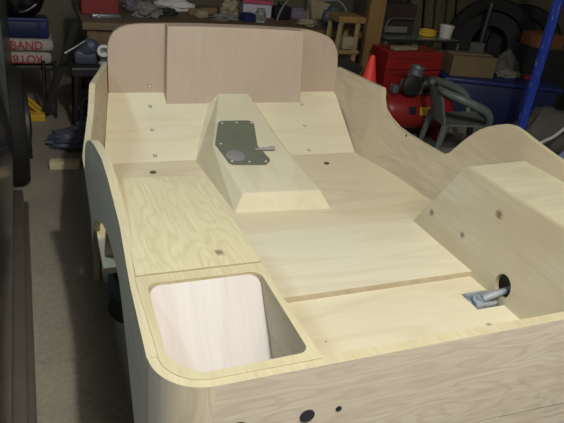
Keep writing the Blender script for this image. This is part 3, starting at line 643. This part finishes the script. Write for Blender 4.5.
decal(-.11, -.05, 4, 30, 'badge', M['black'], cp, .132)
# metal framed glass table behind
gt = thing('glass_table', 'metal framed glass table behind the red tool chest', 'table', (3.10, 4.5, 0))
bm = B(); box(bm, (2.76, 4.42, .60), (3.50, 4.95, .606), .002); obj('glass_top', bm, M['glass'], gt)
bm = B()
for a, b in (((2.75, 4.41), (3.51, 4.41)), ((3.51, 4.41), (3.51, 4.96)), ((3.51, 4.96), (2.75, 4.96)), ((2.75, 4.96), (2.75, 4.41))):
    tube(bm, [(*a, .592), (*b, .592)], .010, 6)
obj('frame', bm, M['darksteel'], gt)
bm = B(); box(bm, (2.77, 4.43, .48), (3.49, 4.94, .487), .002); obj('lower_shelf', bm, M['glass'], gt)
for x, y in ((2.76, 4.42), (3.50, 4.42), (2.76, 4.95), (3.50, 4.95)):
    bm = B(); tube(bm, [(x, y, 0), (x, y, .592)], .010, 6); obj('leg', bm, M['greysteel'], gt)
tv = thing('dark_appliance', 'dark brown appliance with a metal handle on the glass table', 'appliance', (2.95, 4.7, .607))
bm = B(); box(bm, (2.79, 4.58, .607), (3.12, 4.88, .86), .012); obj('body', bm, plain('dark_brown_case', (.04, .028, .025), .5), tv)
bm = B(); tube(bm, spline([(2.80, 4.57, .65), (2.80, 4.54, .66), (2.84, 4.535, .74), (2.98, 4.535, .75), (3.08, 4.54, .75), (3.08, 4.57, .745)]), .006, 8); obj('handle', bm, M['greysteel'], tv, 50)
bm = B(); box(bm, (2.83, 4.574, .625), (3.05, 4.582, .675), .003); obj('panel', bm, M['paper'], tv)
bm = B()
for k in range(3): 
    tube(bm, [(3.27+.075*math.cos(t/12*2*math.pi), 4.58+.06*math.sin(t/12*2*math.pi), .617+k*.016) for t in range(13)], .009, 8)
tag(obj('yellow_cable_coil', bm, M['yellow'], smooth=60), 'coiled yellow cable on the glass table', 'cable')
bm = B(); lathe(bm, [(0, 0), (.05, 0), (.062, .09), (.066, .092), (.066, .105), (.05, .10), (.045, .02), (0, .02)], (3.42, 4.52, .607), seg=20); tag(obj('white_tub', bm, M['white'], smooth=40), 'small white plastic tub right of the yellow cable', 'tub')
# planks leaning on the back wall
lab = ['widest grey green plank leaning on the back wall', 'second grey green plank from the left', 'middle grey green plank of the leaning row', 'fourth grey green plank from the left', 'rightmost grey green plank beside the black tyre']
for i, x in enumerate((3.62, 3.80, 3.93, 4.07, 4.20)):
    bm = B(); wdt = (.14, .10, .11, .09, .10)[i]
    box(bm, (x, 5.28, 0), (x+wdt, 5.31, 2.0+.08*(i % 3)), .004, RX(-12), (x, 5.28, 0)); tag(obj('timber_plank', bm, M['plank']), lab[i], 'plank', 'leaning planks')
bm = B(); box(bm, (3.88, 4.62, 0), (3.97, 4.72, .54), .006, RZ(10)); box(bm, (3.89, 4.615, .45), (3.96, 4.62, .53), .003, RZ(10)); tag(obj('white_canister', bm, M['paper']), 'pale slim canister standing in front of the leaning planks', 'canister')
bm = B(); tube(bm, [(4.02, 4.78, 0), (4.10, 4.82, .86)], .028, 12); tube(bm, [(4.095, 4.818, .83), (4.103, 4.823, .88)], .033, 12); tag(obj('grey_pipe', bm, M['darksteel'], smooth=50), 'grey pipe leaning in front of the black tyres', 'pipe')
# big tyres
def tyre(c, ax, R, r, label):
    t = thing('tyre', label, 'tyre', (c[0], c[1], 0), 'stored tyres')
    bm = B(); lathe(bm, [(R-r*1.2, -r*.8), (R-r*.5, -r), (R-.02, -r*.85), (R, -r*.5), (R, r*.5), (R-.02, r*.85), (R-r*.5, r), (R-r*1.2, r*.8), (R-r*1.2, -r*.8)], c, ax, 40); obj('tread', bm, M['rubber'], t, 30)
    bm = B(); lathe(bm, [(R-r*1.2, -r*.4), (R*.4, -r*.2), (R*.4, .0), (R-r*1.2, -r*.1)], c, ax, 30); obj('wheel', bm, M['matblack'], t, 30)
tyre((4.36, 5.02, .46), (-.6, -.8, .12), .45, .10, 'black tyre nearest the leaning planks')
tyre((4.72, 5.0, .44), (-.75, -.6, .12), .43, .10, 'black tyre right of the other stored tyre')
# cardboard box on blue tank
bt2 = thing('blue_tank', 'large open dark blue plastic tank behind the garden chair', 'tank', (3.55, 4.0, 0))
bm = B(); rr = RZ(-21); pv = (3.5, 4.0, 0)
box(bm, (3.15, 3.86, 0), (4.10, 4.22, .36), .02, rr, pv); obj('body', bm, M['bluedk'], bt2, 40)
bm = B(); box(bm, (3.13, 3.84, .36), (4.13, 4.24, .395), .012, rr, pv); obj('rim', bm, M['blue'], bt2, 40)
cb = thing('cardboard_box', 'brown cardboard box sitting on the dark blue tank', 'box', (3.40, 4.15, .396))
bm = B(); box(bm, (3.20, 3.98, .396), (3.58, 4.20, .56), .004, RZ(-14)); obj('carton', bm, M['card'], cb)
bm = B(); box(bm, (3.20, 4.07, .561), (3.57, 4.11, .564), .0, RZ(-14)); obj('tape', bm, M['khaki'], cb)
bm = B(); blob(bm, (3.72, 4.0, .42), (.08, .05, .04), .35, 2.3, 31, .396); blob(bm, (3.79, 3.97, .42), (.06, .04, .03), .35, 2.3, 32, .396); tag(obj('old_shoe', bm, M['paper'], smooth=60), 'grey worn shoe on the tank right of the cardboard box', 'shoe')
bm = B(); box(bm, (3.87, 3.90, .396), (4.03, 3.98, .42), .006, RZ(-16)); box(bm, (3.89, 3.915, .42), (4.01, 3.965, .427), .004, RZ(-16)); tag(obj('red_tray', bm, M['redd']), 'flat dark red tray at the right end of the tank', 'tray')
bm = B(); blob(bm, (4.08, 4.42, .24), (.17, .12, .26), .25, 1.8, 33, 0); tag(obj('dark_sheet', bm, M['greytarp'], smooth=60), 'dark brown sheet heaped behind the blue tank', 'sheet')
oc = thing('orange_carton', 'orange carton on the dark shelf behind the blue post', 'carton', (4.44, 4.4, .582))
bm = B(); box(bm, (4.28, 4.30, .582), (4.60, 4.52, .70), .004); obj('box', bm, M['orangecard'], oc)
bm = B(); box(bm, (4.28, 4.24, .583), (4.58, 4.30, .587), .001); obj('flap', bm, M['card'], oc)
# steel racking: blue post and black slotted stand
rk = thing('steel_post', 'scuffed blue steel post rising behind the right rear hump of the tub', 'post', (3.02, 2.98, 0))
bm = B(); box(bm, (2.985, 2.96, 0), (3.06, 2.968, 3.1), .002); box(bm, (3.052, 2.96, 0), (3.06, 3.02, 3.1), .002); box(bm, (2.985, 2.96, 0), (2.991, 2.975, 3.1), .0015); obj('upright', bm, M['bluepost'], rk)
bm = B(); box(bm, (2.96, 2.94, 0), (3.09, 3.05, .006), .002); obj('foot', bm, M['bluepost'], rk)
bs = thing('slotted_stand', 'black slotted steel strip standing behind the blue post', 'stand', (4.0, 3.52, 0))
bm = B(); sheet(bm, [(0, 0), (.10, 0), (.10, 1.3), (0, 1.3)], lambda a, b: Vector((3.90+a, 3.42, b)), (0, .02, 0), [[(.02, z), (.08, z), (.08, z+.035), (.02, z+.035)] for z in [.06+.075*k for k in range(16)]], 0); obj('strip', bm, M['matblack'], bs)
bm = B(); box(bm, (3.88, 3.36, 0), (4.02, 3.52, .012), .003); obj('foot', bm, M['matblack'], bs)
bm = B(); box(bm, (4.28, 4.22, 0), (4.78, 4.60, .58), .008); box(bm, (4.31, 4.21, .1), (4.75, 4.221, .5), .004); tag(obj('dark_cupboard', bm, M['matblack']), 'low dark cupboard under the orange carton', 'cupboard')
heap2 = B(); blob(heap2, (3.62, 3.26, .14), (.30, .20, .20), .22, 1.8, 41, 0); tag(obj('grey_cover', heap2, M['greytarp'], smooth=60), 'brown grey cover heaped right of the blue post', 'cover')
heap2 = B(); blob(heap2, (3.44, 2.76, .09), (.28, .14, .14), .3, 2.0, 42, 0, 5, 15); tag(obj('blue_sack', heap2, M['bluebag'], smooth=60), 'crumpled blue and white plastic sack below the grey cover', 'sack')
bm = B(); tube(bm, spline([(3.06, 2.92, .06), (3.20, 2.95, .20), (3.36, 2.98, .25), (3.5, 3.02, .31), (3.6, 3.05, .36)]), .012, 8); tag(obj('white_pipe', bm, M['white'], smooth=50), 'thin white pipe lying along the blue and white sack', 'pipe')

# plastic garden chair
gc = thing('garden_chair', 'grey green plastic garden armchair beside the right side panel', 'chair', (2.70, 3.22, 0))
def L2(x, y, z):   # chair frame: x forward, y to its left
    a = math.radians(-18); k = .76; x *= k; y *= k; return Vector((2.70+x*math.cos(a)-y*math.sin(a), 3.22+x*math.sin(a)+y*math.cos(a), z*k))
def grid(bm, f, nu, nv, th):
    A = [[bm.verts.new(f(i/nu, k/nv, 0)) for k in range(nv+1)] for i in range(nu+1)]
    Bq = [[bm.verts.new(f(i/nu, k/nv, th)) for k in range(nv+1)] for i in range(nu+1)]
    for i in range(nu):
        for k in range(nv):
            bm.faces.new((A[i][k], A[i+1][k], A[i+1][k+1], A[i][k+1])); bm.faces.new((Bq[i][k], Bq[i][k+1], Bq[i+1][k+1], Bq[i+1][k]))
    for i in range(nu):
        for k in (0, nv): bm.faces.new((A[i][k], A[i+1][k], Bq[i+1][k], Bq[i][k]))
    for k in range(nv):
        for i in (0, nu): bm.faces.new((A[i][k], A[i][k+1], Bq[i][k+1], Bq[i][k]))
bm = B(); grid(bm, lambda u, v, t: L2(lerp(-.20, .22, u), lerp(-.21, .21, v)*(.9+.1*u), .40-.02*math.sin(math.pi*u)*math.sin(math.pi*v)+.03*u-t), 8, 8, .015); obj('seat', bm, M['greyplastic'], gc, 40)
bm = B(); grid(bm, lambda u, v, t: L2(-.20-.08*u-.05*math.sin(math.pi*v)+t, lerp(-.20, .20, v)*(1-.12*u*u), .40+.30*u*(1-.05*(2*v-1)**2)), 8, 10, .015); obj('backrest', bm, M['greyplastic'], gc, 40)
for s in (-1, 1):
    bm = B()
    pts = spline([L2(-.28, s*.10, .70), L2(-.26, s*.20, .69), L2(-.15, s*.28, .665), L2(.0, s*.31, .62), L2(.11, s*.30, .57), L2(.165, s*.275, .49), L2(.165, s*.24, .41)], 6)
    tube(bm, pts, [.017+.012*math.sin(math.pi*i/(len(pts)-1)) for i in range(len(pts))], 10); obj('armrest', bm, M['greyplastic'], gc, 60)
    for xx, dx in ((.20, .05), (-.19, -.06)):
        bm = B(); tube(bm, [L2(xx+dx, s*.235, 0), L2(xx, s*.21, .41)], [.018, .026], 8); obj('leg', bm, M['greyplastic'], gc, 60)

# ------------------------------------------------------------------ light and camera
def lamp(name, kind, loc, power, color, **kw):
    l = bpy.data.lights.new(name, kind); l.energy = power; l.color = color
    for k, v in kw.items(): setattr(l, k, v)
    o = bpy.data.objects.new(name, l); C.objects.link(o); o.location = loc; return o
lamp('hanging_lamp', 'POINT', (.58, .05, 2.85), 165, (1.0, .95, .86), shadow_soft_size=.05)
lamp('cool_left_fill', 'AREA', (-1.3, 1.6, 3.0), 34, (.58, .79, 1.0), shape='RECTANGLE', size=.3, size_y=1.4)  # added cool fill for the shaded left side, no fitting of its own
t2 = lamp('tail_fill', 'AREA', (.85, -1.1, 2.85), 28, (1.0, .96, .90), shape='RECTANGLE', size=1.1, size_y=.12)  # added fill behind the camera to brighten the tail panel
t2.rotation_euler = (math.radians(48), 0, 0)
w = bpy.data.worlds.new('dim_room'); bpy.context.scene.world = w; w.use_nodes = True
w.node_tree.nodes['Background'].inputs[0].default_value = (.02, .02, .024, 1)

cam = bpy.data.cameras.new('camera'); co = bpy.data.objects.new('camera', cam); C.objects.link(co)
cam.sensor_fit = 'HORIZONTAL'; cam.sensor_width = 36.0; cam.lens = 36.0*600/564; cam.clip_start = .02; cam.clip_end = 60
p, r, yw = math.radians(26.5), math.radians(6.5), math.radians(24.25)
fw = Vector((math.sin(yw)*math.cos(p), math.cos(yw)*math.cos(p), -math.sin(p)))
rt = Vector((math.cos(yw), -math.sin(yw), 0)); up = rt.cross(fw)
r2 = rt*math.cos(r)+up*math.sin(r); u2 = -rt*math.sin(r)+up*math.cos(r)
mw = Matrix((r2, u2, -fw)).transposed().to_4x4(); mw.translation = (0, 0, ZG*S)
co.matrix_world = mw
sc = bpy.context.scene; sc.camera = co
sc.view_settings.view_transform = 'Standard'; sc.view_settings.look = 'None'; sc.view_settings.gamma = 1.0; sc.view_settings.use_curve_mapping = False
sc.view_settings.exposure = 0.08
